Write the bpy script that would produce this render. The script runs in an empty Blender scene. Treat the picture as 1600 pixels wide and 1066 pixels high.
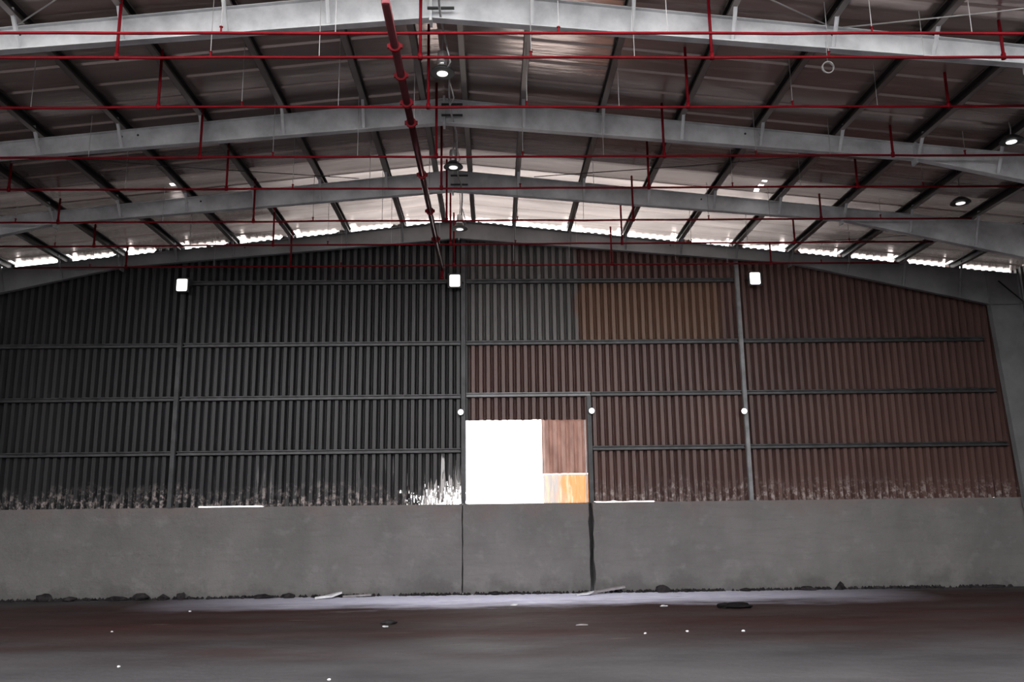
import bpy, bmesh, math, random
from mathutils import Vector, Matrix, noise
random.seed(7)
scene = bpy.context.scene
COL = scene.collection

# ------------------------------------------------------------------ camera
CH = 2.098
CP, CYAW, CROLL = 0.19617580674900303, 0.024184710721956784, -0.012875562777155436
FPX = 1322.2368461630547
fw = Vector((math.sin(CYAW)*math.cos(CP), math.cos(CYAW)*math.cos(CP), math.sin(CP)))
rt = Vector((math.cos(CYAW), -math.sin(CYAW), 0))
up = rt.cross(fw)
r2 = rt*math.cos(CROLL) + up*math.sin(CROLL)
u2 = -rt*math.sin(CROLL) + up*math.cos(CROLL)
cam_data = bpy.data.cameras.new('camera')
cam = bpy.data.objects.new('camera', cam_data)
COL.objects.link(cam)
M = Matrix((r2, u2, -fw)).transposed().to_4x4()
M.translation = Vector((0, 0, CH))
cam.matrix_world = M
cam_data.sensor_width = 36
cam_data.lens = FPX*36/1600
cam_data.clip_end = 400
scene.camera = cam

# ------------------------------------------------------------------ light and exposure
SKY = 5.6
ROOF_Y0 = 9.6          # near part left unroofed so sky light falls on the nearest rafters
world = bpy.data.worlds.new('overcast_sky')
scene.world = world
world.use_nodes = True
wn = world.node_tree
wn.nodes.clear()
wo = wn.nodes.new('ShaderNodeOutputWorld')
wb = wn.nodes.new('ShaderNodeBackground')
wb.inputs[0].default_value = (1.0, 0.985, 0.98, 1)
wb.inputs[1].default_value = SKY
wn.links.new(wb.outputs[0], wo.inputs[0])
scene.view_settings.view_transform = 'Standard'
scene.view_settings.look = 'None'
scene.view_settings.exposure = 0.0
scene.view_settings.gamma = 1.0
scene.view_settings.use_curve_mapping = False
try:
    scene.cycles.max_bounces = 10
    scene.cycles.diffuse_bounces = 6
    scene.cycles.transparent_max_bounces = 12
    scene.cycles.sample_clamp_indirect = 4.0
except Exception:
    pass

# ------------------------------------------------------------------ dimensions of the hall
XR = -0.874            # ridge
ZR = 9.804             # rafter top at the ridge
SL = 0.10534           # roof slope
FY = [21.986, 18.444 + 0.054, 15.010, 11.522]   # frames, from the gable towards the camera
GY = 22.38             # gable sheet
CY = 22.16             # face of the concrete wall
HW = 15.2              # half width
XL_, XR_ = XR-HW, XR+HW
CT = 2.24              # top of the concrete wall
NEAR = -7.0
NEARH = 6.5  # height of the added end wall, set for the light passing over it

def ztop(X):
    return ZR - SL*abs(X-XR)

def kx(k, s):
    return XR + s*(0.35 if k == 0 else k*1.5-0.05)

# ------------------------------------------------------------------ helpers
class MB:
    def __init__(self):
        self.v, self.f = [], []
    def add(self, vs, fs):
        o = len(self.v)
        self.v += [tuple(p) for p in vs]
        self.f += [tuple(i+o for i in f) for f in fs]
    def box(self, a, b):
        x0, y0, z0 = a; x1, y1, z1 = b
        self.add([(x0,y0,z0),(x1,y0,z0),(x1,y1,z0),(x0,y1,z0),(x0,y0,z1),(x1,y0,z1),(x1,y1,z1),(x0,y1,z1)],
                 [(3,2,1,0),(4,5,6,7),(0,1,5,4),(1,2,6,5),(2,3,7,6),(3,0,4,7)])
    def hexa(self, p):          # eight corners, bottom ring then top ring
        self.add(p, [(3,2,1,0),(4,5,6,7),(0,1,5,4),(1,2,6,5),(2,3,7,6),(3,0,4,7)])
    def slab(self, a, b, y0, y1, t):   # plate from (x,z) a to b, spanning y0..y1, t thick downward normal
        (ax, az), (bx, bz) = a, b
        d = Vector((bx-ax, bz-az)); d.normalize()
        n = Vector((-d.y, d.x))*t
        self.hexa([(ax,y0,az),(bx,y0,bz),(bx,y1,bz),(ax,y1,az),
                   (ax+n.x,y0,az+n.y),(bx+n.x,y0,bz+n.y),(bx+n.x,y1,bz+n.y),(ax+n.x,y1,az+n.y)])
    def bar(self, a, b, w, h=None, upv=(0,0,1)):
        a, b = Vector(a), Vector(b); h = h or w
        d = (b-a).normalized(); u = Vector(upv)
        if abs(d.dot(u)) > .98: u = Vector((1,0,0))
        s = d.cross(u).normalized()*w/2; t = s.cross(d).normalized()*h/2
        self.hexa([a-s-t, a+s-t, b+s-t, b-s-t, a-s+t, a+s+t, b+s+t, b-s+t])
    def tube(self, pts, r, n=10, cap=True):
        pts = [Vector(p) for p in pts]; rings = []
        for i, p in enumerate(pts):
            d = (pts[min(i+1,len(pts)-1)]-pts[max(i-1,0)]).normalized()
            u = Vector((0,0,1)) if abs(d.z) < .9 else Vector((0,1,0))
            s = d.cross(u).normalized(); t = s.cross(d)
            rr = r[i] if isinstance(r, (list, tuple)) else r
            rings.append([p+(s*math.cos(2*math.pi*k/n)+t*math.sin(2*math.pi*k/n))*rr for k in range(n)])
        fs = []
        for i in range(len(pts)-1):
            for k in range(n):
                fs.append((i*n+k, i*n+(k+1)%n, (i+1)*n+(k+1)%n, (i+1)*n+k))
        if cap:
            fs.append(tuple(reversed(range(n)))); fs.append(tuple((len(pts)-1)*n+k for k in range(n)))
        self.add([q for R in rings for q in R], fs)
    def lathe(self, prof, c, n=24, axis='z'):
        vs = []; fs = []
        for (r, h) in prof:
            for k in range(n):
                a = 2*math.pi*k/n
                if axis == 'z': vs.append((c[0]+r*math.cos(a), c[1]+r*math.sin(a), c[2]+h))
                else: vs.append((c[0]+r*math.cos(a), c[1]+h, c[2]+r*math.sin(a)))
        m = len(prof)
        for i in range(m-1):
            for k in range(n):
                fs.append((i*n+k, i*n+(k+1)%n, (i+1)*n+(k+1)%n, (i+1)*n+k))
        fs.append(tuple(reversed(range(n)))); fs.append(tuple((m-1)*n+k for k in range(n)))
        self.add(vs, fs)
    def build(self, name, mat, parent=None, smooth=False, loc=None):
        me = bpy.data.meshes.new(name)
        me.from_pydata(self.v, [], self.f)
        bm = bmesh.new(); bm.from_mesh(me)
        bmesh.ops.recalc_face_normals(bm, faces=bm.faces)
        bm.to_mesh(me); bm.free()
        me.materials.append(mat)
        if smooth:
            me.polygons.foreach_set('use_smooth', [True]*len(me.polygons))
        me.update()
        o = bpy.data.objects.new(name, me)
        COL.objects.link(o)
        if parent: o.parent = parent
        if loc: o.location = loc
        return o

def tag(o, label=None, cat=None, group=None, kind=None):
    if label: o['label'] = label
    if cat: o['category'] = cat
    if group: o['group'] = group
    if kind: o['kind'] = kind
    return o

def empty(name, loc=(0,0,0)):
    o = bpy.data.objects.new(name, None); COL.objects.link(o); o.location = loc
    return o

# ------------------------------------------------------------------ materials
def nt(name):
    m = bpy.data.materials.new(name); m.use_nodes = True
    return m, m.node_tree, m.node_tree.nodes, m.node_tree.links, m.node_tree.nodes['Principled BSDF']

def coords(t, scale=(1,1,1)):
    g = t.nodes.new('ShaderNodeNewGeometry')
    mp = t.nodes.new('ShaderNodeMapping'); mp.inputs['Scale'].default_value = scale
    t.links.new(g.outputs['Position'], mp.inputs[0])
    return mp.outputs[0]

def noise_fac(t, scale, mscale=(1,1,1), detail=5, lo=.35, hi=.65, rough=.6, dist=0):
    n = t.nodes.new('ShaderNodeTexNoise'); n.inputs['Scale'].default_value = scale
    n.inputs['Detail'].default_value = detail; n.inputs['Roughness'].default_value = rough
    n.inputs['Distortion'].default_value = dist
    t.links.new(coords(t, mscale), n.inputs['Vector'])
    r = t.nodes.new('ShaderNodeMapRange'); r.inputs[1].default_value = lo; r.inputs[2].default_value = hi
    t.links.new(n.outputs['Fac'], r.inputs[0])
    return r.outputs[0]

def mix(t, fac, a, b):
    m = t.nodes.new('ShaderNodeMix'); m.data_type = 'RGBA'
    if isinstance(fac, float): m.inputs[0].default_value = fac
    else: t.links.new(fac, m.inputs[0])
    for s, v in ((6, a), (7, b)):
        if isinstance(v, tuple): m.inputs[s].default_value = (*v, 1) if len(v) == 3 else v
        else: t.links.new(v, m.inputs[s])
    return m.outputs[2]

def math_(t, op, a, b=None, clamp=False):
    m = t.nodes.new('ShaderNodeMath'); m.operation = op; m.use_clamp = clamp
    for i, v in enumerate((a, b)):
        if v is None: continue
        if isinstance(v, (int, float)): m.inputs[i].default_value = v
        else: t.links.new(v, m.inputs[i])
    return m.outputs[0]

def ramp(t, v, lo, hi, a=0.0, b=1.0):
    r = t.nodes.new('ShaderNodeMapRange')
    r.inputs[1].default_value = lo; r.inputs[2].default_value = hi
    r.inputs[3].default_value = a; r.inputs[4].default_value = b
    t.links.new(v, r.inputs[0])
    return r.outputs[0]

def bump(t, bsdf, h, strength=.3, dist=.02):
    b = t.nodes.new('ShaderNodeBump'); b.inputs['Strength'].default_value = strength; b.inputs['Distance'].default_value = dist
    t.links.new(h, b.inputs['Height']); t.links.new(b.outputs[0], bsdf.inputs['Normal'])

def metal(name, a, b, rough=.5, met=0.0, sc=1.5, msc=(1,1,1), bstr=.1):
    m, t, n, l, p = nt(name)
    f = noise_fac(t, sc, msc)
    l.new(mix(t, f, a, b), p.inputs['Base Color'])
    p.inputs['Roughness'].default_value = rough; p.inputs['Metallic'].default_value = met
    if bstr: bump(t, p, noise_fac(t, sc*6), bstr, .005)
    return m

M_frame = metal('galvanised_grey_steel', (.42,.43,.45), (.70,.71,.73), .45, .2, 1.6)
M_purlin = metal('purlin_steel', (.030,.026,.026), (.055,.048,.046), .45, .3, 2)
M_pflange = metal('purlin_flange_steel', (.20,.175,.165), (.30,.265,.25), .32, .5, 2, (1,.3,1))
M_gframe = metal('shaded_gable_frame_steel', (.19,.192,.20), (.28,.283,.295), .5, .25, 1.1)  # darker copy of the frame steel, carrying the dimmer light at the gable
M_post = metal('post_steel', (.035,.035,.038), (.07,.07,.074), .45, .3, 3)
M_postl = metal('pale_post_steel', (.16,.16,.165), (.26,.26,.27), .45, .3, 3)
M_girt = metal('girt_steel', (.04,.04,.043), (.085,.085,.09), .4, .35, 4)
M_red = metal('red_pipe_paint', (.17,.002,.007), (.10,.001,.004), .6, 0, 3)
M_dkred = metal('dark_red_pipe_paint', (.13,.03,.035), (.08,.02,.025), .2, .75, 2, (1,.3,1), .05)
M_rod = metal('rod_steel', (.28,.27,.27), (.4,.39,.39), .5, .2, 3)
M_black = metal('black_enamel', (.01,.01,.01), (.02,.02,.02), .4, 0, 5)
M_alu = metal('aluminium', (.6,.6,.6), (.75,.75,.75), .35, .8, 5)
M_conduit = metal('conduit_grey', (.3,.3,.3), (.42,.42,.42), .4, .5, 5)

for mm in (M_red,): mm.node_tree.nodes['Principled BSDF'].inputs['Specular IOR Level'].default_value = .12
def emitter(name, col, s):
    m, t, n, l, p = nt(name)
    p.inputs['Base Color'].default_value = (.8,.8,.8,1)
    p.inputs['Emission Color'].default_value = (*col, 1); p.inputs['Emission Strength'].default_value = s
    return m
M_lamp = emitter('lit_lamp_lens', (1,.99,.97), 2.2)
M_glow = emitter('lit_pendant_diffuser', (1,.98,.95), 1.1)

def sep(t):
    g = t.nodes.new('ShaderNodeNewGeometry'); s = t.nodes.new('ShaderNodeSeparateXYZ')
    t.links.new(g.outputs['Position'], s.inputs[0]); return s.outputs

# roof sheet
m, t, n, l, p = nt('brown_roof_sheet'); M_roof = m
c = mix(t, noise_fac(t, .5, (.3,1.6,1)), (.34,.275,.255), (.50,.41,.385))
c = mix(t, noise_fac(t, 3, (.25,2,1), lo=.55, hi=.75), c, (.58,.50,.47))
l.new(c, p.inputs['Base Color']); p.inputs['Roughness'].default_value = .17; p.inputs['Metallic'].default_value = .66
bump(t, p, noise_fac(t, 3.0, (.12,1.6,1)), .2, .012)
X, Y, Z = sep(t)
st = math_(t, 'GREATER_THAN', math_(t, 'FRACT', math_(t, 'MULTIPLY', Y, 3.3)), .55)
hm = None
for hx, hy, hw, hh in ((6.16, 18.22, .055, .42), (-7.1, 18.15, .09, .10)):
    a = math_(t, 'MULTIPLY', math_(t, 'LESS_THAN', math_(t, 'ABSOLUTE', math_(t, 'SUBTRACT', X, hx)), hw), math_(t, 'LESS_THAN', math_(t, 'ABSOLUTE', math_(t, 'SUBTRACT', Y, hy)), hh))
    a = math_(t, 'MULTIPLY', a, st)
    hm = a if hm is None else math_(t, 'MAXIMUM', hm, a)
# added translucency brightens the last bay and a narrow band before the third frame
Xn = math_(t, 'ADD', X, ramp(t, noise_fac(t, .8, (.6,1,1)), 0, 1, -.9, .9))
cen = math_(t, 'MULTIPLY', ramp(t, Xn, -6.5, -2.2), ramp(t, Xn, 9.5, 3.8))
bay = math_(t, 'MULTIPLY', ramp(t, Y, 18.50, 18.56), math_(t, 'ADD', math_(t, 'MULTIPLY', cen, .125), .010))
row = math_(t, 'MULTIPLY', math_(t, 'MULTIPLY', ramp(t, Y, 17.70, 17.76), ramp(t, Y, 18.50, 18.44)), math_(t, 'ADD', math_(t, 'MULTIPLY', cen, .030), .010))
tf = math_(t, 'MULTIPLY', math_(t, 'ADD', bay, row), ramp(t, noise_fac(t, 1.2, (.3,2,1)), 0, 1, .7, 1.1))
tl = n.new('ShaderNodeBsdfTranslucent'); tl.inputs[0].default_value = (.95,.83,.78,1)
mt = n.new('ShaderNodeMixShader'); l.new(tf, mt.inputs[0]); l.new(p.outputs[0], mt.inputs[1]); l.new(tl.outputs[0], mt.inputs[2])
tr = n.new('ShaderNodeBsdfTransparent'); ms = n.new('ShaderNodeMixShader')
l.new(hm, ms.inputs[0]); l.new(mt.outputs[0], ms.inputs[1]); l.new(tr.outputs[0], ms.inputs[2])
l.new(ms.outputs[0], n['Material Output'].inputs['Surface'])

# gable cladding: dark grey sheets, brown ones to the right, worn feet with painted opening glow
m, t, n, l, p = nt('gable_cladding'); M_clad = m
X, Y, Z = sep(t)
wob = ramp(t, noise_fac(t, .8, lo=0, hi=1), 0, 1, -.35, .35)
Xw = math_(t, 'ADD', X, wob); Zw = math_(t, 'ADD', Z, 0.0)
hiX = ramp(t, Xw, 2.25, 2.42)
loX = ramp(t, X, -.62, -.60)
below = ramp(t, Zw, 6.50, 6.46)
mask = math_(t, 'MAXIMUM', hiX, math_(t, 'MULTIPLY', loX, below))
grey = mix(t, noise_fac(t, .45, (1,1,.4)), (.018,.018,.020), (.030,.0295,.032))
Xm = ramp(t, X, -5.5, -.7)  # grey lifted towards the centre, carrying the centred light in its colour
grey = mix(t, Xm, grey, mix(t, noise_fac(t, .6, (1,1,.4)), (.028,.027,.028), (.045,.043,.044)))
grey = mix(t, ramp(t, X, -.66, -.64), grey, mix(t, noise_fac(t, .9, (1,1,.4)), (.085,.08,.079), (.12,.113,.11)))
grey = mix(t, noise_fac(t, 2.2, (3,1,.15), lo=.6, hi=.85), grey, (.075,.073,.075))
brown = mix(t, noise_fac(t, .5, (1,1,.6)), (.088,.048,.042), (.125,.068,.058))
ochre = math_(t, 'MULTIPLY', math_(t, 'MULTIPLY', ramp(t, X, 6.3, 6.1), ramp(t, X, 2.2, 2.4)), math_(t, 'MULTIPLY', ramp(t, Z, 6.45, 6.5), ramp(t, Z, 8.2, 8.1)))
brown = mix(t, math_(t, 'MULTIPLY', ochre, .7), brown, (.17,.095,.055))
base = mix(t, mask, grey, brown)
zh = math_(t, 'ADD', Z, ramp(t, noise_fac(t, 1.1, lo=.2, hi=.8), 0, 1, -.28, .28))
foot = ramp(t, zh, 2.85, 2.35)
spk = noise_fac(t, 9, (1,1,.8), 4, .50, .60, .7)
spkm = math_(t, 'MULTIPLY', foot, spk)
base = mix(t, math_(t, 'MULTIPLY', spkm, .9), base, (.38,.325,.31))
streak = math_(t, 'MULTIPLY', ramp(t, Z, 3.6, 2.9), noise_fac(t, 9, (1,.1,.06), 3, .60, .68))
gl = ramp(t, math_(t, 'ABSOLUTE', math_(t, 'ADD', X, 1.3)), 8, 1)
base = mix(t, math_(t, 'MULTIPLY', math_(t, 'MULTIPLY', streak, gl), .8), base, (.40,.38,.38))  # pale upright streaks, strongest near the left of the opening
bz = math_(t, 'MULTIPLY', math_(t, 'MULTIPLY', ramp(t, X, -2.6, -.8), math_(t, 'LESS_THAN', X, -.6)), ramp(t, Z, 3.7, 2.5))
opening_glow = math_(t, 'GREATER_THAN', math_(t, 'ADD', noise_fac(t, 7, (1,1,.10), 3, .3, .7), bz), 1.05)
base = mix(t, math_(t, 'MULTIPLY', opening_glow, math_(t, 'GREATER_THAN', bz, .05)), base, (.55,.53,.52))  # glow of the opening on the nearby ribs, put into the colour
l.new(base, p.inputs['Base Color']); p.inputs['Roughness'].default_value = .42; p.inputs['Metallic'].default_value = .1
# rust holes at the foot
hole = noise_fac(t, 16, (1,1,.7), 3, .70, .705)
nearop = math_(t, 'MULTIPLY', ramp(t, X, -2.6, -.9), math_(t, 'LESS_THAN', X, -.6))
near2 = ramp(t, Z, 2.85, 2.25)
hole = math_(t, 'MULTIPLY', hole, math_(t, 'MULTIPLY', ramp(t, zh, 2.60, 2.58), .0))
hole2 = math_(t, 'MULTIPLY', math_(t, 'GREATER_THAN', noise_fac(t, 15, (1,1,.35), 3, 0, 1), ramp(t, math_(t, 'MULTIPLY', nearop, near2), 0, 1, .68, .44)), math_(t, 'GREATER_THAN', math_(t, 'MULTIPLY', nearop, near2), .02))
hole = math_(t, 'MAXIMUM', hole, hole2)
tr = n.new('ShaderNodeBsdfTransparent'); ms = n.new('ShaderNodeMixShader')
l.new(hole, ms.inputs[0]); l.new(p.outputs[0], ms.inputs[1]); l.new(tr.outputs[0], ms.inputs[2])
l.new(ms.outputs[0], n['Material Output'].inputs['Surface'])

M_side = metal('side_cladding', (.05,.045,.045), (.08,.07,.07), .45, .1, .6)

def translucent(name, a, b, f):
    m, t, n, l, p = nt(name)
    c = mix(t, noise_fac(t, 2.0, (2,1,.6)), a, b)
    l.new(c, p.inputs['Base Color']); p.inputs['Roughness'].default_value = .5
    tl = n.new('ShaderNodeBsdfTranslucent'); l.new(c, tl.inputs[0])
    ms = n.new('ShaderNodeMixShader'); ms.inputs[0].default_value = f
    l.new(p.outputs[0], ms.inputs[1]); l.new(tl.outputs[0], ms.inputs[2])
    l.new(ms.outputs[0], n['Material Output'].inputs['Surface'])
    return m
M_hang = translucent('weathered_reddish_sheet', (.20,.11,.09), (.36,.22,.18), .26)
m, t, n, l, p = nt('orange_translucent_sheet'); M_orange = m
X, Y, Z = sep(t)
c = mix(t, ramp(t, math_(t,'ADD',X,ramp(t, noise_fac(t, 2), 0, 1, -.12, .12)), 1.65, 1.95), (.40,.37,.36), (.62,.28,.12))
c = mix(t, noise_fac(t, 9, (1,1,.15), lo=.5, hi=.6), c, (.62,.46,.33))
l.new(c, p.inputs['Base Color']); tl = n.new('ShaderNodeBsdfTranslucent'); l.new(c, tl.inputs[0])
ms = n.new('ShaderNodeMixShader'); ms.inputs[0].default_value = .42
l.new(p.outputs[0], ms.inputs[1]); l.new(tl.outputs[0], ms.inputs[2]); l.new(ms.outputs[0], n['Material Output'].inputs['Surface'])

# concrete wall
m, t, n, l, p = nt('rendered_concrete'); M_conc = m
X, Y, Z = sep(t)
c = mix(t, noise_fac(t, .7, (1,1,.8), 8), (.138,.132,.131), (.19,.181,.179))
c = mix(t, math_(t, 'MULTIPLY', noise_fac(t, 2.3, (1,1,1), 6, .55, .75), .6), c, (.25,.245,.243))
c = mix(t, math_(t, 'MULTIPLY', noise_fac(t, 3.0, (.5,1,4), 5, .5, .8), .5), c, (.125,.115,.113))
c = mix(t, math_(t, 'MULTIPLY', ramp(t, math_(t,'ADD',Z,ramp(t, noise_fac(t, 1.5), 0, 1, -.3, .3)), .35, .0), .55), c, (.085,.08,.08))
c = mix(t, math_(t, 'MULTIPLY', ramp(t, math_(t,'ADD',Z,ramp(t, noise_fac(t, 1.5), 0, 1, -.4, .4)), 1.9, 2.3), .5), c, (.18,.145,.137))
c = mix(t, noise_fac(t, 30, (1,1,1), 2, .72, .76), c, (.08,.07,.07))
l.new(c, p.inputs['Base Color']); p.inputs['Roughness'].default_value = .85
bump(t, p, noise_fac(t, 9, (1,1,1), 8), .5, .02)

# floor
m, t, n, l, p = nt('dusty_concrete_floor'); M_floor = m
X, Y, Z = sep(t)
c = mix(t, noise_fac(t, .5, (.5,1,1), 8), (.042,.040,.043), (.075,.072,.076))
yw = math_(t, 'ADD', Y, ramp(t, noise_fac(t, .3, (.6,1,1), 6, .2, .8), 0, 1, -2.2, 2.2))
band = math_(t, 'MULTIPLY', ramp(t, yw, 12.6, 15.4), ramp(t, yw, 22.6, 20.6))
red = mix(t, noise_fac(t, .8, (.25,1.5,1), 7), (.022,.0075,.0062), (.040,.0165,.014))
red = mix(t, noise_fac(t, .9, (.2,1.8,1), 5, .58, .7), red, (.045,.010,.009))
c = mix(t, math_(t, 'MULTIPLY', band, ramp(t, noise_fac(t, .7, (.3,1,1), 7, .25, .6), 0, 1, .45, 1)), c, red)
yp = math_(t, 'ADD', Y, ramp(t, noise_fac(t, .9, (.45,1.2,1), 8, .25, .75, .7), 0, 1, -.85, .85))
light_band = math_(t, 'MULTIPLY', ramp(t, yp, 19.1, 20.7), math_(t, 'MULTIPLY', ramp(t, X, -8.5, -2.5), ramp(t, X, 10.5, 4.0)))  # bright strip of light at the gable foot, put into the floor colour
c = mix(t, light_band, c, mix(t, noise_fac(t, 5, (.6,2,1), 5), (.66,.66,.92), (.90,.90,1.0)))
c = mix(t, noise_fac(t, 3.0, (.12,1,1), 6, .66, .72), c, (.14,.12,.11))
c = mix(t, noise_fac(t, 14, (.6,1,1), 2, .76, .78), c, (.3,.28,.27))
c = mix(t, noise_fac(t, 6, (.5,1,1), 3, .74, .78), c, (.02,.018,.018))
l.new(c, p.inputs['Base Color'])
l.new(ramp(t, noise_fac(t, .6, (.4,1,1), 5), 0, 1, .6, .85), p.inputs['Roughness'])
p.inputs['Specular IOR Level'].default_value = .25
bump(t, p, noise_fac(t, 5, (.5,1,1), 8), .35, .03)

M_ground = metal('bright_yard_concrete', (.58,.56,.54), (.70,.68,.65), .9, 0, .5)
M_rubble = metal('dark_rubble', (.012,.011,.012), (.045,.04,.042), .9, 0, 6)
M_paper = metal('pale_litter', (.6,.6,.63), (.8,.8,.82), .8, 0, 5)
M_cloth = metal('black_rag', (.006,.006,.006), (.015,.014,.014), .9, 0, 6)
M_wood = metal('grey_timber', (.22,.2,.2), (.36,.34,.36), .8, 0, 4)

for mm in (M_rubble, M_cloth): mm.node_tree.nodes['Principled BSDF'].inputs['Specular IOR Level'].default_value = .08

# ------------------------------------------------------------------ floor, yard
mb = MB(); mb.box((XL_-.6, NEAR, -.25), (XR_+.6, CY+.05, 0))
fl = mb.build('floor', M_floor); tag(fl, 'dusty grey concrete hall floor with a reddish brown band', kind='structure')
mb = MB(); mb.box((-70, CY+.55, -.35), (70, 110, -.1))
gr = mb.build('ground', M_ground); tag(gr, 'pale yard ground beyond the gable wall', kind='structure')

# ------------------------------------------------------------------ roof sheeting
ceiling = empty('ceiling'); tag(ceiling, 'brown ribbed sheet roof underside', kind='structure')
RB = .205   # underside of the sheet above the rafter top
def roof_profile(y0, y1, pitch=.68):
    pts = []; y = y0
    while y < y1:
        for dy, dz in ((0,0),(.55,0),(.58,.03),(.65,.03),(.68,0)):
            if y+dy <= y1 and (not pts or y+dy > pts[-1][0]): pts.append((y+dy, dz))
        y += pitch
    pts.append((y1, 0)); return pts
for s in (-1, 1):
    mb = MB()
    ks = [0.0]+[kx(k, 1)-XR for k in range(0, 10)]+[HW+.25]
    pr = roof_profile(ROOF_Y0, 21.95)
    def strip(pr, o0, o1, mb):
        vs = []
        for (y, dz) in pr:
            for o in (o0, o1):
                vs.append((XR+s*o, y, ZR-SL*o+RB+dz))
        fs = [(2*i, 2*i+1, 2*i+3, 2*i+2) for i in range(len(pr)-1)]
        mb.add(vs, fs)
    strip(pr, 0, HW+.25, mb)
    pr2 = roof_profile(21.95, 22.31)
    for a, b in zip(ks, ks[1:]):       # last strip: slits beside each purlin cut in to show as bright ticks
        cut = .05 if b < HW and b > .5 else 0
        strip(pr2, a + (0.03 if a > .5 else 0), b - cut, mb)
    mb.build('roof_sheet', M_roof, ceiling)

# ------------------------------------------------------------------ back wall
wall = empty('wall_back'); tag(wall, 'gable wall of dark and brown ribbed sheet on a concrete base', kind='structure')
def conc_block(x0, x1, rough_l, rough_r):
    mb = MB(); n_ = 14; vs = []; fs = []
    rows = [i*CT/n_ for i in range(n_+1)]
    for y in (CY, CY+.36):
        for i, z in enumerate(rows):
            a = x0 + (abs(noise.noise((z*3, x0, y)))*(.04 if x0 < 0 else .07) if rough_l else 0)
            b = x1 - (abs(noise.noise((z*3+9, x1, y)))*(.04 if x1 < 0 else .07) if rough_r else 0)
            vs += [(a, y, z), (b, y, z)]
    N = 2*(n_+1)
    for i in range(n_):
        k = 2*i
        fs += [(k,k+1,k+3,k+2), (N+k,N+k+2,N+k+3,N+k+1), (k,k+2,N+k+2,N+k), (k+1,N+k+1,N+k+3,k+3)]
    fs += [(0,N,N+1,1), (N-2,N-1,2*N-1,2*N-2)]
    mb.add(vs, fs)
    return mb.build('concrete_base', M_conc, wall)
conc_block(XL_-.2, -.795, False, True)
conc_block(-.785, 2.46, True, True)
conc_block(2.55, XR_+.2, True, False)
mb = MB(); mb.box((-1.0, CY+.37, 0), (-.6, CY+.42, CT)); mb.box((2.3, CY+.37, 0), (2.8, CY+.42, CT)); mb.build('added_joint_backing', M_black, wall)  # added black plates that keep daylight out of the two joints

def cladding(x0, x1, zb, zt, y=GY, pitch=.2, depth=.105, ph=0.0):
    """trapezoid sheet in the XZ plane; zb, zt are functions of x"""
    xs = []; x = math.floor((x0-ph)/pitch)*pitch+ph
    while x < x1+pitch:
        for dx, dy in ((0,0),(.052,1),(.14,1),(.192,0)):
            q = x+dx*pitch/.2
            if x0 < q < x1: xs.append((q, dy))
        x += pitch
    xs = [(x0, xs[0][1])]+xs+[(x1, xs[-1][1])]
    mb = MB(); vs = []
    for q, dy in xs:
        b = zb(q); tt = zt(q)
        for f in (0, .12, 1):
            vs.append((q, y-dy*depth, b+(tt-b)*f))
    fs = []
    for i in range(len(xs)-1):
        for j in (0, 1):
            fs.append((3*i+j, 3*i+3+j, 3*i+4+j, 3*i+1+j))
    mb.add(vs, fs)
    return mb
def top_of_sheet(x):
    o = abs(x-XR); s = 1 if x > XR else -1
    d = .06
    for k in range(1, 10):
        e = kx(k, 1)-XR
        if 0 < e-o < .10: return ztop(x)-.07        # notch beside the purlin
        if -.42 < e-o <= 0 : d = .23 if (s < 0 or k > 3) else .10
    seg = int((o+.05)//1.5)
    v = {(-1,8): 0.06, (-1,7): .11}.get((s, seg), .148)
    if s < 0 and seg == 5 and .2 < (o-seg*1.5) < .75: v = .23
    return ztop(x)+(v if d == .06 else d)+.015*noise.noise((x*3, 0, 0))
ft = lambda x: CT+.02+.025*noise.noise((x*4, 2, 0))
gapf = lambda x: ft(x) - .03 + (.034 if (-7.6 < x < -5.9 or 2.6 < x < 4.2) else 0)
cladding(XL_, -.70, gapf, top_of_sheet).build('cladding', M_clad, wall)
cladding(-.72, 2.54, lambda x: 4.40+.02*noise.noise((x*3,1,1)), top_of_sheet).build('cladding', M_clad, wall)
cladding(2.47, XR_, gapf, top_of_sheet, y=GY-.004).build('cladding', M_clad, wall)

# side walls of the hall
for nm, xx, s in (('wall_left', XL_, -1), ('wall_right', XR_, 1)):
    w = empty(nm); tag(w, 'dark ribbed side wall on a concrete base', kind='structure')
    mb = MB(); mb.box((min(xx, xx+s*.2), NEAR, 0), (max(xx, xx+s*.2), CY, CT)); mb.build('concrete_base', M_conc, w)
    mb = MB(); vs = []; y = NEAR; i = 0
    ys = []
    while y < GY:
        for dy, dx in ((0,0),(.06,0),(.085,1),(.155,1),(.18,0)): ys.append((min(y+dy, GY), dx))
        y += .2
    for y, dx in ys:
        vs += [(xx+s*(.1-dx*.036), y, CT-.02), (xx+s*(.1-dx*.036), y, ZR-SL*HW+.2)]
    mb.add(vs, [(2*i, 2*i+2, 2*i+3, 2*i+1) for i in range(len(ys)-1)])
    mb.build('cladding', M_side, w)

w = empty('added_wall_front'); tag(w, 'plain dark end wall added unseen behind the camera to shape the light', kind='structure')
mb = MB(); mb.box((XL_-.2, NEAR-.25, 0), (XR_+.2, NEAR, NEARH)); mb.build('cladding', M_side, w)

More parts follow.
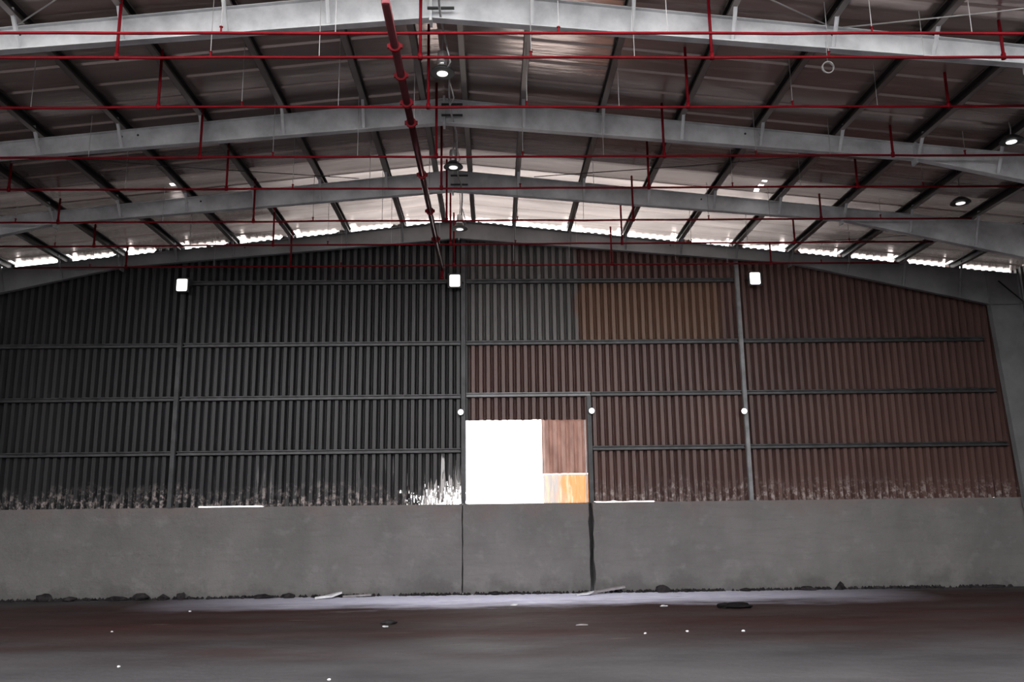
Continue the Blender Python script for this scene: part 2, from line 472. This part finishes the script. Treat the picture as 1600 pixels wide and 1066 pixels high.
# ------------------------------------------------------------------ portal frames
def depth_z(o):     # rafter underside below the top, by offset from the ridge
    P = [(0,.50),(9.0,.31),(14.32,.93),(15.2,1.05)]
    for (a, da), (b, db) in zip(P, P[1:]):
        if o <= b: return da+(db-da)*(o-a)/(b-a)
    return P[-1][1]
def frame(Y, label, name='portal_frame', M_frame=M_frame):
    root = empty(name, (XR, Y, 0)); tag(root, label, 'steel frame', 'steel portal frames across the hall')
    def B(mb, nm, mat=M_frame):
        mb.v = [(x-XR, y-Y, z) for x, y, z in mb.v]
        return mb.build(nm, mat, root)
    for s in (-1, 1):
        mb = MB()
        st = [0, 4.5, 9.0, 14.32]
        for a, b in zip(st, st[1:]):
            xa, xb = XR+s*a, XR+s*b
            za, zb_ = ZR-SL*a, ZR-SL*b
            da, db = depth_z(a), depth_z(b)
            mb.hexa([(xa,Y-.006,za-da),(xb,Y-.006,zb_-db),(xb,Y+.006,zb_-db),(xa,Y+.006,za-da),
                     (xa,Y-.006,za-.01),(xb,Y-.006,zb_-.01),(xb,Y+.006,zb_-.01),(xa,Y+.006,za-.01)])
            for (z0, z1, tk) in ((za-.014, zb_-.014, .014), (za-da, zb_-db, .016)):
                mb.hexa([(xa,Y-.07,z0),(xb,Y-.07,z1),(xb,Y+.07,z1),(xa,Y+.07,z0),
                         (xa,Y-.07,z0+tk),(xb,Y-.07,z1+tk),(xb,Y+.07,z1+tk),(xa,Y+.07,z0+tk)])
        B(mb, 'rafter')
        # web stiffeners where the purlins sit
        for k in range(1, 9):
            if k in (4,): 
                o = kx(k,1)-XR; x = XR+s*(o+.1); z = ZR-SL*o; mb = MB()
                mb.tube([(x, Y-.012, z-.12), (x, Y+.012, z-.12)], .022, 8)
                B(mb, 'bolt', M_black)
                mb = MB(); mb.tube([(x-s*.3, Y-.012, z-.09), (x-s*.3, Y+.012, z-.09)], .022, 8)
                B(mb, 'bolt', M_black)
        # column
        mb = MB(); ki = XR+s*14.32; kb = XR+s*14.72; xo = XR+s*HW
        zt = ZR-SL*14.32-.014; zk = ZR-SL*14.32-.93
        mb.hexa([(kb,Y-.006,0),(xo,Y-.006,0),(xo,Y+.006,0),(kb,Y+.006,0),(ki,Y-.006,zk),(xo,Y-.006,zk),(xo,Y+.006,zk),(ki,Y+.006,zk)])
        mb.hexa([(ki,Y-.006,zk),(xo,Y-.006,zk),(xo,Y+.006,zk),(ki,Y+.006,zk),(ki,Y-.006,zt),(xo,Y-.006,zt-.08),(xo,Y+.006,zt-.08),(ki,Y+.006,zt)])
        mb.hexa([(kb,Y-.09,0),(kb+s*.016,Y-.09,0),(kb+s*.016,Y+.09,0),(kb,Y+.09,0),(ki,Y-.09,zk),(ki+s*.016,Y-.09,zk),(ki+s*.016,Y+.09,zk),(ki,Y+.09,zk)])
        mb.box((ki, Y-.09, zk), (ki+s*.02, Y+.09, zt))
        mb.box((xo-.008, Y-.09, 0), (xo+.008, Y+.09, zt-.06))
        mb.box((min(ki,xo), Y-.09, zk-.008), (max(ki,xo), Y+.09, zk+.008))
        mb.hexa([(ki,Y-.09,zt),(xo,Y-.09,zt-.09),(xo,Y+.09,zt-.09),(ki,Y+.09,zt),(ki,Y-.09,zt+.014),(xo,Y-.09,zt-.076),(xo,Y+.09,zt-.076),(ki,Y+.09,zt+.014)])
        B(mb, 'column')
        o = 8.98; mb = MB(); z = ZR-SL*o
        mb.box((XR+s*o-.02, Y-.10, z-.40), (XR+s*o+.02, Y+.10, z+.05)); B(mb, 'splice_plate')
        for k in range(1, 10):       # braces from the bottom flange up to the purlin
            x = kx(k, s); o = abs(x-XR); zt_ = ZR-SL*o
            mb = MB()
            mb.bar((x+s*.06, Y-.075, zt_-depth_z(o)+.02), (x+s*.06, Y-.36, zt_+.10), .055, .008, (0,1,0))
            mb.bar((x+s*.06+.025, Y-.075, zt_-depth_z(o)+.02), (x+s*.06+.025, Y-.36, zt_+.10), .006, .05, (0,1,0))
            B(mb, 'purlin_brace')
    mb = MB(); mb.box((XR-.02, Y-.10, ZR-.56), (XR+.02, Y+.10, ZR+.04)); B(mb, 'ridge_plate')
    return root
frame(FY[3], 'bright grey steel rafter frame highest in view, nearest to the camera')
frame(FY[2], 'mid grey steel rafter frame, second from the camera')
frame(FY[1], 'dim grey steel rafter frame, third from the camera, next before the gable')
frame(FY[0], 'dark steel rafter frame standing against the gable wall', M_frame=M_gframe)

# ------------------------------------------------------------------ purlins
ORD = ['at the ridge', 'first below the ridge pair', 'second below the ridge pair', 'third below the ridge pair', 'fourth below the ridge pair', 'fifth below the ridge pair',
       'sixth below the ridge pair', 'seventh below the ridge pair', 'eighth below the ridge pair', 'ninth below the ridge pair']
for s in (-1, 1):
    for k in range(0, 10):
        x = kx(k, s); z0 = ztop(x); h = RB-.005; w = .10
        mb = MB(); y0, y1 = ROOF_Y0, 22.27
        def wall_(xa, za, xb, zb_):
            mb.hexa([(xa-x,y0,za),(xb-x,y0,za),(xb-x,y1,za),(xa-x,y1,za),(xa-x,y0,zb_),(xb-x,y0,zb_),(xb-x,y1,zb_),(xa-x,y1,zb_)])
        wall_(x+s*w-.003, z0+.002, x+s*w+.003, z0+h)
        a, b = sorted((x, x+s*w)); wall_(a, z0+h-.016, b, z0+h-.01)
        wall_(x-.003, z0+h-.04, x+.003, z0+h-.01)
        wall_(x-s*.004-.003, z0+.002, x-s*.004+.003, z0+.034)
        # jointing sleeve over each frame
        for Y in FY:
            mb.box((s*w-.008, Y-.3, z0+.03), (s*w+.008, Y+.3, z0+h-.03))
        o = mb.build('roof_purlin', M_purlin, loc=(x, 0, 0))  # web and lips near-black: shade inside the channel put into the colour
        tag(o, f'steel roof purlin on the {"left" if s<0 else "right"} slope, {ORD[k]}', 'purlin', 'steel purlins under the roof')
        mb = MB()
        a, b = sorted((x, x+s*w)); wall_(a, z0+.002, b, z0+.008)
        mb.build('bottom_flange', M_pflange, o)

# ------------------------------------------------------------------ gable posts and girts
def post(x, z0, z1, w, label, lean=0.0, mat=M_post):
    root = empty('gable_post', (x, GY-.18, z0)); tag(root, label, 'post', 'steel posts of the gable wall')
    mb = MB(); h = z1-z0; y = 0
    for yy in (-.055, .047): mb.box((-w/2, yy, 0), (w/2, yy+.008, h))
    mb.box((-.004, -.05, 0), (.004, .05, h))
    mb.build('post_body', mat, root)
    mb = MB(); mb.box((-w/2-.04, -.07, 0), (w/2+.04, .06, .015)); mb.build('base_plate', mat, root)
    return root
post(-8.26, CT, ztop(-8.26)-.05, .11, 'dark steel post standing on the concrete in the left of the gable wall')
post(-.765, CT, ztop(-.765)-.05, .11, 'dark steel post at the left edge of the bright opening')
post(2.545, CT, 5.0, .11, 'short steel post at the right edge of the bright opening')
post(6.70, CT, ztop(6.7)-.05, .10, 'steel post right of the opening, near the right square lamp', mat=M_postl)

def girt(x0, x1, z, label, name='wall_girt', mat=M_girt, y=GY-.155, h=.12):
    mb = MB(); L = x1-x0
    mb.box((0, -.03, h-.006), (L, .045, h)); mb.box((0, -.045, 0), (L, .045, .006)); mb.box((0, .039, 0), (L, .045, h))
    mb.box((0, -.045, 0), (L, -.039, .03)); mb.box((0, -.03, h-.03), (L, -.024, h))
    for k in range(1, 4):
        pass
    o = mb.build(name, mat, loc=(x0, y, z-h/2))
    return tag(o, label, 'girt', 'horizontal girts of the gable wall')
A, Bx, Cx, D_, E_, F_ = XL_+.6, -8.18, -.70, 2.60, 6.63, 13.35
girt(-8.34+.16, -.84, 8.17, 'girt level with the square lamps, left of the centre post')
girt(-.69, 6.62, 8.17, 'girt level with the square lamps, right of the centre post')
rows = [(6.47, 'highest full-width row'), (5.06, 'middle row'), (3.62, 'lowest row')]
girt(A, -8.34, 6.47, 'girt of the highest full-width row, left of the left post')
girt(-8.18, -.84, 6.47, 'girt of the highest full-width row, between left and centre posts')
girt(-.69, 6.62, 6.47, 'girt above the bright opening, reaching to the right post')
girt(6.78, 13.35, 6.47, 'girt of the highest full-width row, from right post to corner column')
girt(A, -8.34, 5.04, 'girt of the middle row, left of the left post')
girt(-8.18, -.84, 5.04, 'girt of the middle row, between left and centre posts')
girt(-.69, 2.60, 5.07, 'lighter header girt directly over the bright opening', mat=M_postl)
girt(2.62, 6.62, 5.07, 'girt of the middle row, from opening to right post')
girt(6.78, 13.5, 5.07, 'girt of the middle row, from right post to corner column')
girt(A, -8.34, 3.62, 'girt of the lowest row, left of the left post')
girt(-8.18, -.84, 3.62, 'girt of the lowest row, ending at the left of the bright opening')
girt(2.62, 6.62, 3.64, 'girt of the lowest row, from opening to right post')
girt(6.78, 13.65, 3.64, 'girt of the lowest row, from right post to corner column')

# sheets in the opening
mb = cladding(1.30, 2.50, lambda x: 3.0, lambda x: 4.52, y=0, pitch=.22, depth=.10)
o = mb.build('hanging_sheet', M_hang, loc=(0, GY+.14, 0)); tag(o, 'reddish ribbed sheet hanging in the right half of the bright opening', 'metal sheet')
mb = cladding(1.32, 2.52, lambda x: 2.2, lambda x: 2.98, y=0, pitch=.22, depth=.05, ph=.03)
o = mb.build('translucent_sheet', M_orange, loc=(0, GY+.20, 0)); tag(o, 'orange and white light-soaked sheet below the hanging reddish sheet', 'plastic sheet')
mb = MB(); mb.box((0,0,0), (.03,.04,.0+2.2)); o = mb.build('door_jamb_strip', M_frame, loc=(2.43, GY-.02, 2.26)); tag(o, 'pale upright strip lining the right edge of the opening', 'strip')

# ------------------------------------------------------------------ wall lamps
def square_lamp(x, z, label):
    root = empty('wall_lamp', (x, GY-.42, z)); tag(root, label, 'lamp', 'square floodlights on the gable wall')
    mb = MB(); w, h = .19, .20
    mb.hexa([(-w,-.02,-h),(w,-.02,-h),(w-.03,.10,-h+.03),(-w+.03,.10,-h+.03),(-w,-.02,h),(w,-.02,h),(w-.03,.10,h-.03),(-w+.03,.10,h-.03)])
    mb.build('housing', M_black, root)
    mb = MB(); r = .04; w2, h2 = w-.05, h-.035; pts = []
    for cx, cz, a0 in ((w2-r,h2-r,0),(-w2+r,h2-r,90),(-w2+r,-h2+r,180),(w2-r,-h2+r,270)):
        for q in range(5):
            a = math.radians(a0+q*22.5); pts.append((cx+r*math.cos(a), cz+r*math.sin(a)))
    N = len(pts)
    mb.add([(a,-.022,b) for a,b in pts]+[(a*.93,-.034,b*.93) for a,b in pts],
           [(i,(i+1)%N,N+(i+1)%N,N+i) for i in range(N)]+[tuple(N+i for i in range(N))])
    mb.build('lens', M_lamp, root)
    mb = MB()
    for sx in (-1, 1): mb.bar((sx*.21, .05, 0), (sx*.21, .18, 0), .02, .04)
    mb.bar((-.22, .18, 0), (.22, .18, 0), .03, .04); mb.bar((0, .18, 0), (0, .32, 0), .05, .05)
    mb.build('bracket', M_black, root)
square_lamp(-8.22, 8.05, 'square lit floodlight on the gable wall above the left post')
square_lamp(-.98, 8.12, 'square lit floodlight in the middle of the gable, near the centre post')
square_lamp(7.12, 8.13, 'square lit floodlight on the gable beside the right post')
def post_lamp(x, z, label):
    root = empty('bulkhead_lamp', (x, GY-.30, z)); tag(root, label, 'lamp', 'small round lamps on the gable posts')
    mb = MB(); mb.lathe([(.075,0.03),(.085,.0),(.085,-.02),(.07,-.03)], (0,0,0), 18, 'y'); mb.build('housing', M_black, root)
    mb = MB(); mb.lathe([(.074,-.025),(.07,-.05),(.05,-.075),(.02,-.088)], (0,0,0), 18, 'y'); mb.build('globe', M_lamp, root, True)
    mb = MB(); mb.box((-.02, .03, -.02), (.02, .06, .02)); mb.build('bracket', M_black, root)
post_lamp(-.83, 4.60, 'small round lit lamp on the post left of the opening')
post_lamp(2.60, 4.60, 'small round lit lamp on the post right of the opening')
post_lamp(6.62, 4.55, 'small round lit lamp on the separate post further right')

# ------------------------------------------------------------------ sprinkler pipes
PZ = 8.50
PL = [(10.55, 'nearest red pipe, crossing the brightest rafter', 0), (11.19, 'red pipe along the bottom edge of the brightest rafter', 1),
      (12.72, 'red cross pipe midway between the brightest rafter and the next', 1), (14.69, 'red cross pipe just before the mid grey rafter', 1),
      (16.26, 'red cross pipe midway behind the mid grey rafter', 1), (18.22, 'red cross pipe just before the dim third rafter', 1),
      (19.95, 'red cross pipe midway between third rafter and gable', 1), (21.78, 'farthest red cross pipe, running in front of the gable sheets', 1)]
for Y, lab, risers in PL:
    root = empty('sprinkler_pipe', (0, Y, PZ)); tag(root, lab, 'pipe', 'red sprinkler cross pipes under the roof')
    mb = MB(); pts = []
    nseg = 24
    x0, x1 = -12.6, 11.0
    for i in range(nseg+1):
        x = x0+(x1-x0)*i/nseg
        pts.append((x, 0, .018*noise.noise((x*.7, Y, 0))))
    mb.tube(pts, .021, 10); mb.build('pipe_run', M_red, root, True)
    if risers:
        for x in (7.53, 3.23, -1.0, -5.33, -9.66):
            zt = ztop(x)+RB-.02-PZ
            for yy in FY:
                if abs(Y-yy) < .1: zt -= .2
            mb = MB(); mb.tube([(x, 0, 0), (x, 0, zt)], .023, 10)
            mb.lathe([(.034,-.03),(.034,.06)], (x,0,0), 10)
            mb.build('riser', M_red, root, True)
    off = .9 if risers else .1
    for j, x in enumerate([-10.6, -7.35, -4.0, -2.45, .6, 2.1, 4.95, 6.35, 8.9]):
        xx = x + (.35 if not risers else 0)
        mb = MB(); mb.tube([(xx, 0, .0), (xx, 0, ztop(xx)+RB-PZ)], .0055, 6, False)
        mb.build('hanger_rod', M_rod, root)
        if j % 2 == 0:
            mb = MB(); mb.tube([(xx, 0, 0), (xx, 0, .09)], .014, 8); mb.tube([(xx, 0, .085), (xx, 0, .095)], .026, 8)
            mb.build('sprinkler_head', M_red, root)
root = empty('main_pipe', (-1.3, 0, 8.36)); tag(root, 'thick dark red main pipe running lengthwise under the ridge', 'pipe')
mb = MB(); mb.tube([(0, ROOF_Y0, 0), (0, 21.70, 0)], .058, 18); mb.build('pipe_run', M_dkred, root, True)
mb = MB(); mb.tube([(0, 21.64, .03), (0, 21.64, -.26)], .045, 14); mb.tube([(0,21.64,-.24),(0,21.64,-.27)], .062, 14); mb.build('drop', M_red, root, True)
for y in (10.65, 11.45, 12.3, 13.0, 15.2, 17.2, 19.1):
    mb = MB(); mb.tube([(0, y-.03, 0), (0, y-.025, 0), (0, y+.025, 0), (0, y+.03, 0)], [.06,.085,.085,.06], 18)
    for a in (-1, 1): mb.box((a*.085-.02, y-.02, -.03), (a*.085+.02, y+.02, .03))
    mb.build('coupling', M_red, root)
for y in (10.0, 13.5, 17.0, 20.5):
    mb = MB(); mb.tube([(0, y, .05), (0, y, ztop(-1.3)+RB-8.36)], .007, 6, False); mb.build('hanger_rod', M_rod, root)

# ------------------------------------------------------------------ pendant lamps, conduit
def pendant(x, y, z, label, big=True, glow=M_glow):
    ztp = ztop(x)+RB-.01-z
    root = empty('pendant_lamp', (x, y, z)); tag(root, label, 'lamp', 'pendant lamps hanging from the roof')
    mb = MB(); mb.lathe([(.05,.10),(.11,.07),(.17,.02),(.195,-.01),(.20,-.03),(.19,-.03)], (0,0,0), 26); mb.build('lamp_shade', M_black, root, True)
    mb = MB(); mb.lathe([(.09,-.034),(.085,-.042),(.04,-.046)], (0,0,0), 24); mb.build('diffuser', glow, root, True)
    if big:
        mb = MB(); mb.lathe([(.03,.08),(.075,.10),(.08,.14),(.07,.15),(.08,.18),(.08,.30),(.07,.34),(.03,.36)], (0,0,0), 20); mb.build('ballast_housing', M_alu, root, True)
    mb = MB(); mb.tube([(0,0,.08 if not big else .34), (.015,0,(ztp)*.6), (0,0,ztp)], .011, 8); mb.build('stem', M_conduit, root, True)
pendant(-.76, 12.5, 9.0, 'black disc pendant lamp at the ridge, between the two nearest rafters')
pendant(-.76, 16.3, 9.0, 'black disc pendant lamp at the ridge, behind the mid grey rafter')
pendant(-.78, 20.2, 9.0, 'small pendant lamp at the ridge, close to the gable wall')
pendant(9.65, 16.3, 8.18, 'dark disc pendant lamp on a rod under the right slope', False)
pendant(9.45, 14.15, 8.55, 'small bright lamp added for a bright spot close to the right edge, under the right slope', False, M_lamp)  # lamp added for a bright spot where no pendant hangs
root = empty('cable_conduit', (0,0,0)); tag(root, 'pale looping conduit strung along the ridge between the pendant lamps', 'conduit')
mb = MB()
pts = []
for i in range(60):
    y = 9.2+i*(21.2-9.2)/59
    pts.append((-.70+.03*math.sin(y*2.1), y, 9.42-.10*abs(math.sin(y*1.2))))
mb.tube(pts, .018, 8); mb.build('conduit_run', M_conduit, root, True)
for Y in (12.2, 13.4, 16.0, 19.8):
    mb = MB(); pts = [(-.70, Y, 9.36), (-.66, Y+.05, 9.22), (-.62, Y+.1, 9.06), (-.67, Y+.14, 8.98), (-.72, Y+.2, 9.1)]
    mb.tube(pts, .012, 8); mb.build('cable_loop', M_conduit, root, True)
for Y in (FY[3], FY[2], FY[1]):
    for dz in (.16, .38):
        mb = MB(); mb.box((-.92, Y-.14, ZR-dz-.015), (-.52, Y-.10, ZR-dz+.015)); mb.build('cable_bracket', M_black, root)

# coil of wire hanging below a rafter, and bracing rods
mb = MB(); pts = [(.085*math.cos(a*.35), .02*math.sin(a*.21), .085*math.sin(a*.35)) for a in range(0, 40)]
mb.tube(pts, .008, 6); mb.tube([(0,0,.085), (0,0,.42)], .004, 5)
o = mb.build('wire_coil', M_rod, loc=(5.02, 11.42, 8.47), smooth=True); tag(o, 'small loop of pale wire hanging beneath the brightest rafter', 'wire coil')
def rod(a, b, label, r=.011, m=M_rod):
    a, b = Vector(a), Vector(b); mb = MB(); mid = (a+b)/2+Vector((0,0,-.03))
    mb.tube([Vector((0,0,0)), mid-a, b-a], r, 7)
    o = mb.build('bracing_rod', m, loc=a, smooth=True); tag(o, label, 'rod', 'bracing rods of the roof and wall')
def rp(x, y, dz=-.03): return (x, y, ztop(x)+dz)
rod(rp(2.2, 9.95), rp(5.1, 11.42), 'thin bracing rod slanting down to the right above the brightest rafter')
rod(rp(5.3, 11.42), rp(9.0, 9.9), 'thin bracing rod rising to the right edge above the brightest rafter')
rod(rp(-6.95, 11.42), rp(-4.6, 9.9), 'thin bracing rod at the upper left above the brightest rafter')
rod(rp(1.0, 18.3), rp(7.8, 15.2), 'thin dark bracing rod under the right slope between mid and dim rafters', .009, M_purlin)
rod(rp(-3.0, 18.3), rp(-9.6, 15.2), 'thin dark bracing rod under the left slope between mid and dim rafters', .009, M_purlin)
rod(rp(6.5, 21.8), rp(12.0, 18.7), 'thin bracing rod under the right slope in the last bay', .009, M_purlin)
rod((13.75, 21.9, 8.0), (14.2, 20.0, 6.0), 'dark diagonal rod beside the corner column at the far right', .02, M_black)

# ------------------------------------------------------------------ debris
def chunk_mesh(size, seed, n=2):
    bm = bmesh.new(); bmesh.ops.create_icosphere(bm, subdivisions=n, radius=.5)
    for v in bm.verts:
        d = 1+.45*noise.noise(v.co*2.3+Vector((seed*3.1, seed, 0)))
        v.co = Vector((v.co.x*d*size[0], v.co.y*d*size[1], max(v.co.z*d, -.28)*size[2]))
    mz = min(v.co.z for v in bm.verts)
    for v in bm.verts: v.co.z -= mz
    mb = MB(); bm.verts.index_update()
    mb.v = [tuple(v.co) for v in bm.verts]; mb.f = [tuple(v.index for v in f.verts) for f in bm.faces]
    bm.free(); return mb
def chunk(name, loc, size, seed, mat, label, cat, group=None):
    o = chunk_mesh(size, seed).build(name, mat, loc=(loc[0], loc[1], 0.0)); tag(o, label, cat, group); return o
WB = CY-.12
RG = 'rubble lumps along the foot of the concrete wall'
for i, (x, w, h, lab) in enumerate([
    (-11.1, .38, .24, 'leftmost dark rubble lump at the wall foot, the taller of its pair'), (-10.5, .34, .15, 'low dark rubble lump at the wall foot, right of the leftmost lump'),
    (-9.3, .5, .14, 'low long dark rubble lump below the left post'), (-8.75, .42, .24, 'tall dark rubble lump below the left post'),
    (-8.2, .3, .16, 'dark rubble lump just right of the tall one below the left post'), (-7.75, .22, .24, 'narrow upright dark lump at the wall foot, end of the left rubble row'),
    (-5.75, .45, .13, 'low dark rubble lump at the wall foot, left of the pale sheet scraps'), (-5.1, .3, .15, 'small dark rubble lump beside the low one left of the pale scraps'),
    (.02, .24, .12, 'small black lump at the wall foot below the white opening'),
    (4.25, .34, .24, 'boxy dark lump at the wall foot, right of the opening'),
    (6.35, .34, .10, 'flat dark lump at the wall foot below the right post'), (7.9, .40, .13, 'dark lump at the wall foot, right of the right post'),
    (8.75, .18, .24, 'small upright dark lump at the wall foot, right of the right post'), (12.7, .5, .09, 'flat black lump at the wall foot at the far right')]):
    chunk('rubble_lump', (x, WB-.06, 0), (w, .22, h), i+1, M_rubble, lab, 'rubble', RG)
# crumbs of dirt along the wall: nobody could count them
mb = MB()
for i in range(2600):
    x = random.uniform(-13.5, 13.2); den = noise.noise((x*.9, 3, 0))
    if random.random() > .6+den: continue
    y = CY-.02-abs(random.gauss(0, .07)); r = random.uniform(.015, .055)
    cz = r*.7
    o_ = len(mb.v)
    vs = [(x+r*random.uniform(.8,1.4), y, cz*.3), (x-r*random.uniform(.8,1.4), y, cz*.2), (x, y+r*.6, cz*.3), (x, y-r, cz*.2), (x, y, cz*2.2), (x, y, -.004)]
    mb.add(vs, [(0,2,4),(2,1,4),(1,3,4),(3,0,4),(2,0,5),(1,2,5),(3,1,5),(0,3,5)])
o = mb.build('rubble_crumbs', M_rubble); tag(o, 'dark crumbs and dirt strewn along the foot of the concrete wall', 'dirt', kind='stuff')
# black rag
o = chunk_mesh((.62, .35, .13), 31, 3).build('crumpled_rag', M_cloth, loc=(5.12, 18.45, 0)); tag(o, 'crumpled black rag lying alone on the floor right of centre', 'rag')
mb = chunk_mesh((.26, .22, .15), 37, 3); mb.v = [(a-.28, b, c) for a, b, c in mb.v]; q = mb.build('folded_end', M_cloth, o)
# scraps
def sheet_scrap(name, loc, pts, th, mat, label, cat, rz=0, tilt=0):
    mb = MB(); N = len(pts)
    vs = [(a, b, .004+a*tilt*.0+max(0, a*math.sin(tilt))) for a, b in pts]+[(a, b, .004+th+max(0, a*math.sin(tilt))) for a, b in pts]
    mb.add(vs, [tuple(range(N))[::-1], tuple(range(N, 2*N))]+[(i,(i+1)%N,N+(i+1)%N,N+i) for i in range(N)])
    o = mb.build(name, mat, loc=loc); o.rotation_euler.z = rz; tag(o, label, cat); return o
sheet_scrap('paper_scrap', (-4.1, 21.75, 0), [(-.3,-.12),(.1,-.18),(.35,-.05),(.28,.12),(-.1,.16)], .05, M_paper, 'pale bent scrap at the wall foot left of the opening', 'scrap', .2, .3)
sheet_scrap('board_scrap', (-3.4, 21.95, 0), [(-.35,-.05),(.35,-.07),(.36,.05),(-.34,.06)], .04, M_wood, 'grey board piece at the wall foot beside the pale bent scrap', 'board', .05, .08)
sheet_scrap('timber_plank', (2.75, 21.8, 0), [(-.55,-.06),(.55,-.07),(.56,.06),(-.54,.07)], .05, M_wood, 'grey plank leaning at the wall foot beneath the right edge of the opening', 'plank', .35, .22)
sheet_scrap('paper_scrap', (2.2, 21.55, 0), [(-.2,-.12),(.12,-.16),(.26,.02),(.1,.14),(-.16,.1)], .03, M_paper, 'white scrap beside the grey plank at the wall foot', 'scrap', .1, .25)
LG = 'white litter bits on the floor'
for i, (x, y, w, lab) in enumerate([
    (-6.94, 16.25, .055, 'tiny white bit alone on the brown floor at the left'), (-6.6, 19.3, .07, 'tiny white bit on the floor left, nearer the wall than the lone one'),
    (-2.0, 16.3, .14, 'pale flat bit on the floor just before the dark lump'), (2.55, 14.95, .06, 'tiny white bit, left of the pair on the floor below the opening'),
    (3.3, 15.1, .07, 'tiny white bit, middle of three in a row right of centre'), (4.25, 15.05, .07, 'tiny white bit, right end of three in a row'),
    (1.6, 16.1, .32, 'long thin pale bit on the brown floor below the opening'), (3.65, 18.9, .20, 'white scrap on the pale painted light band right of the opening'),
    (-5.25, 12.6, .06, 'tiny pale bit near the bottom left corner'), (-2.1, 11.4, .06, 'tiny pale bit near the bottom edge of the floor'),
    (11.1, 16.9, .10, 'pale bit on the floor near the right edge'), (.45, 19.6, .22, 'pale flat scrap on the white painted light band below the opening')]):
    chunk('litter_bit', (x, y, 0), (w*.8, w*.55 if w < .25 else .05, min(w*.5, .04)), 50+i, M_paper if w < .3 else M_wood, lab, 'litter', LG)
chunk('stone_lump', (-2.0, 16.75, 0), (.30, .2, .09), 77, M_rubble, 'dark stone lying on the brown floor left of centre', 'stone')
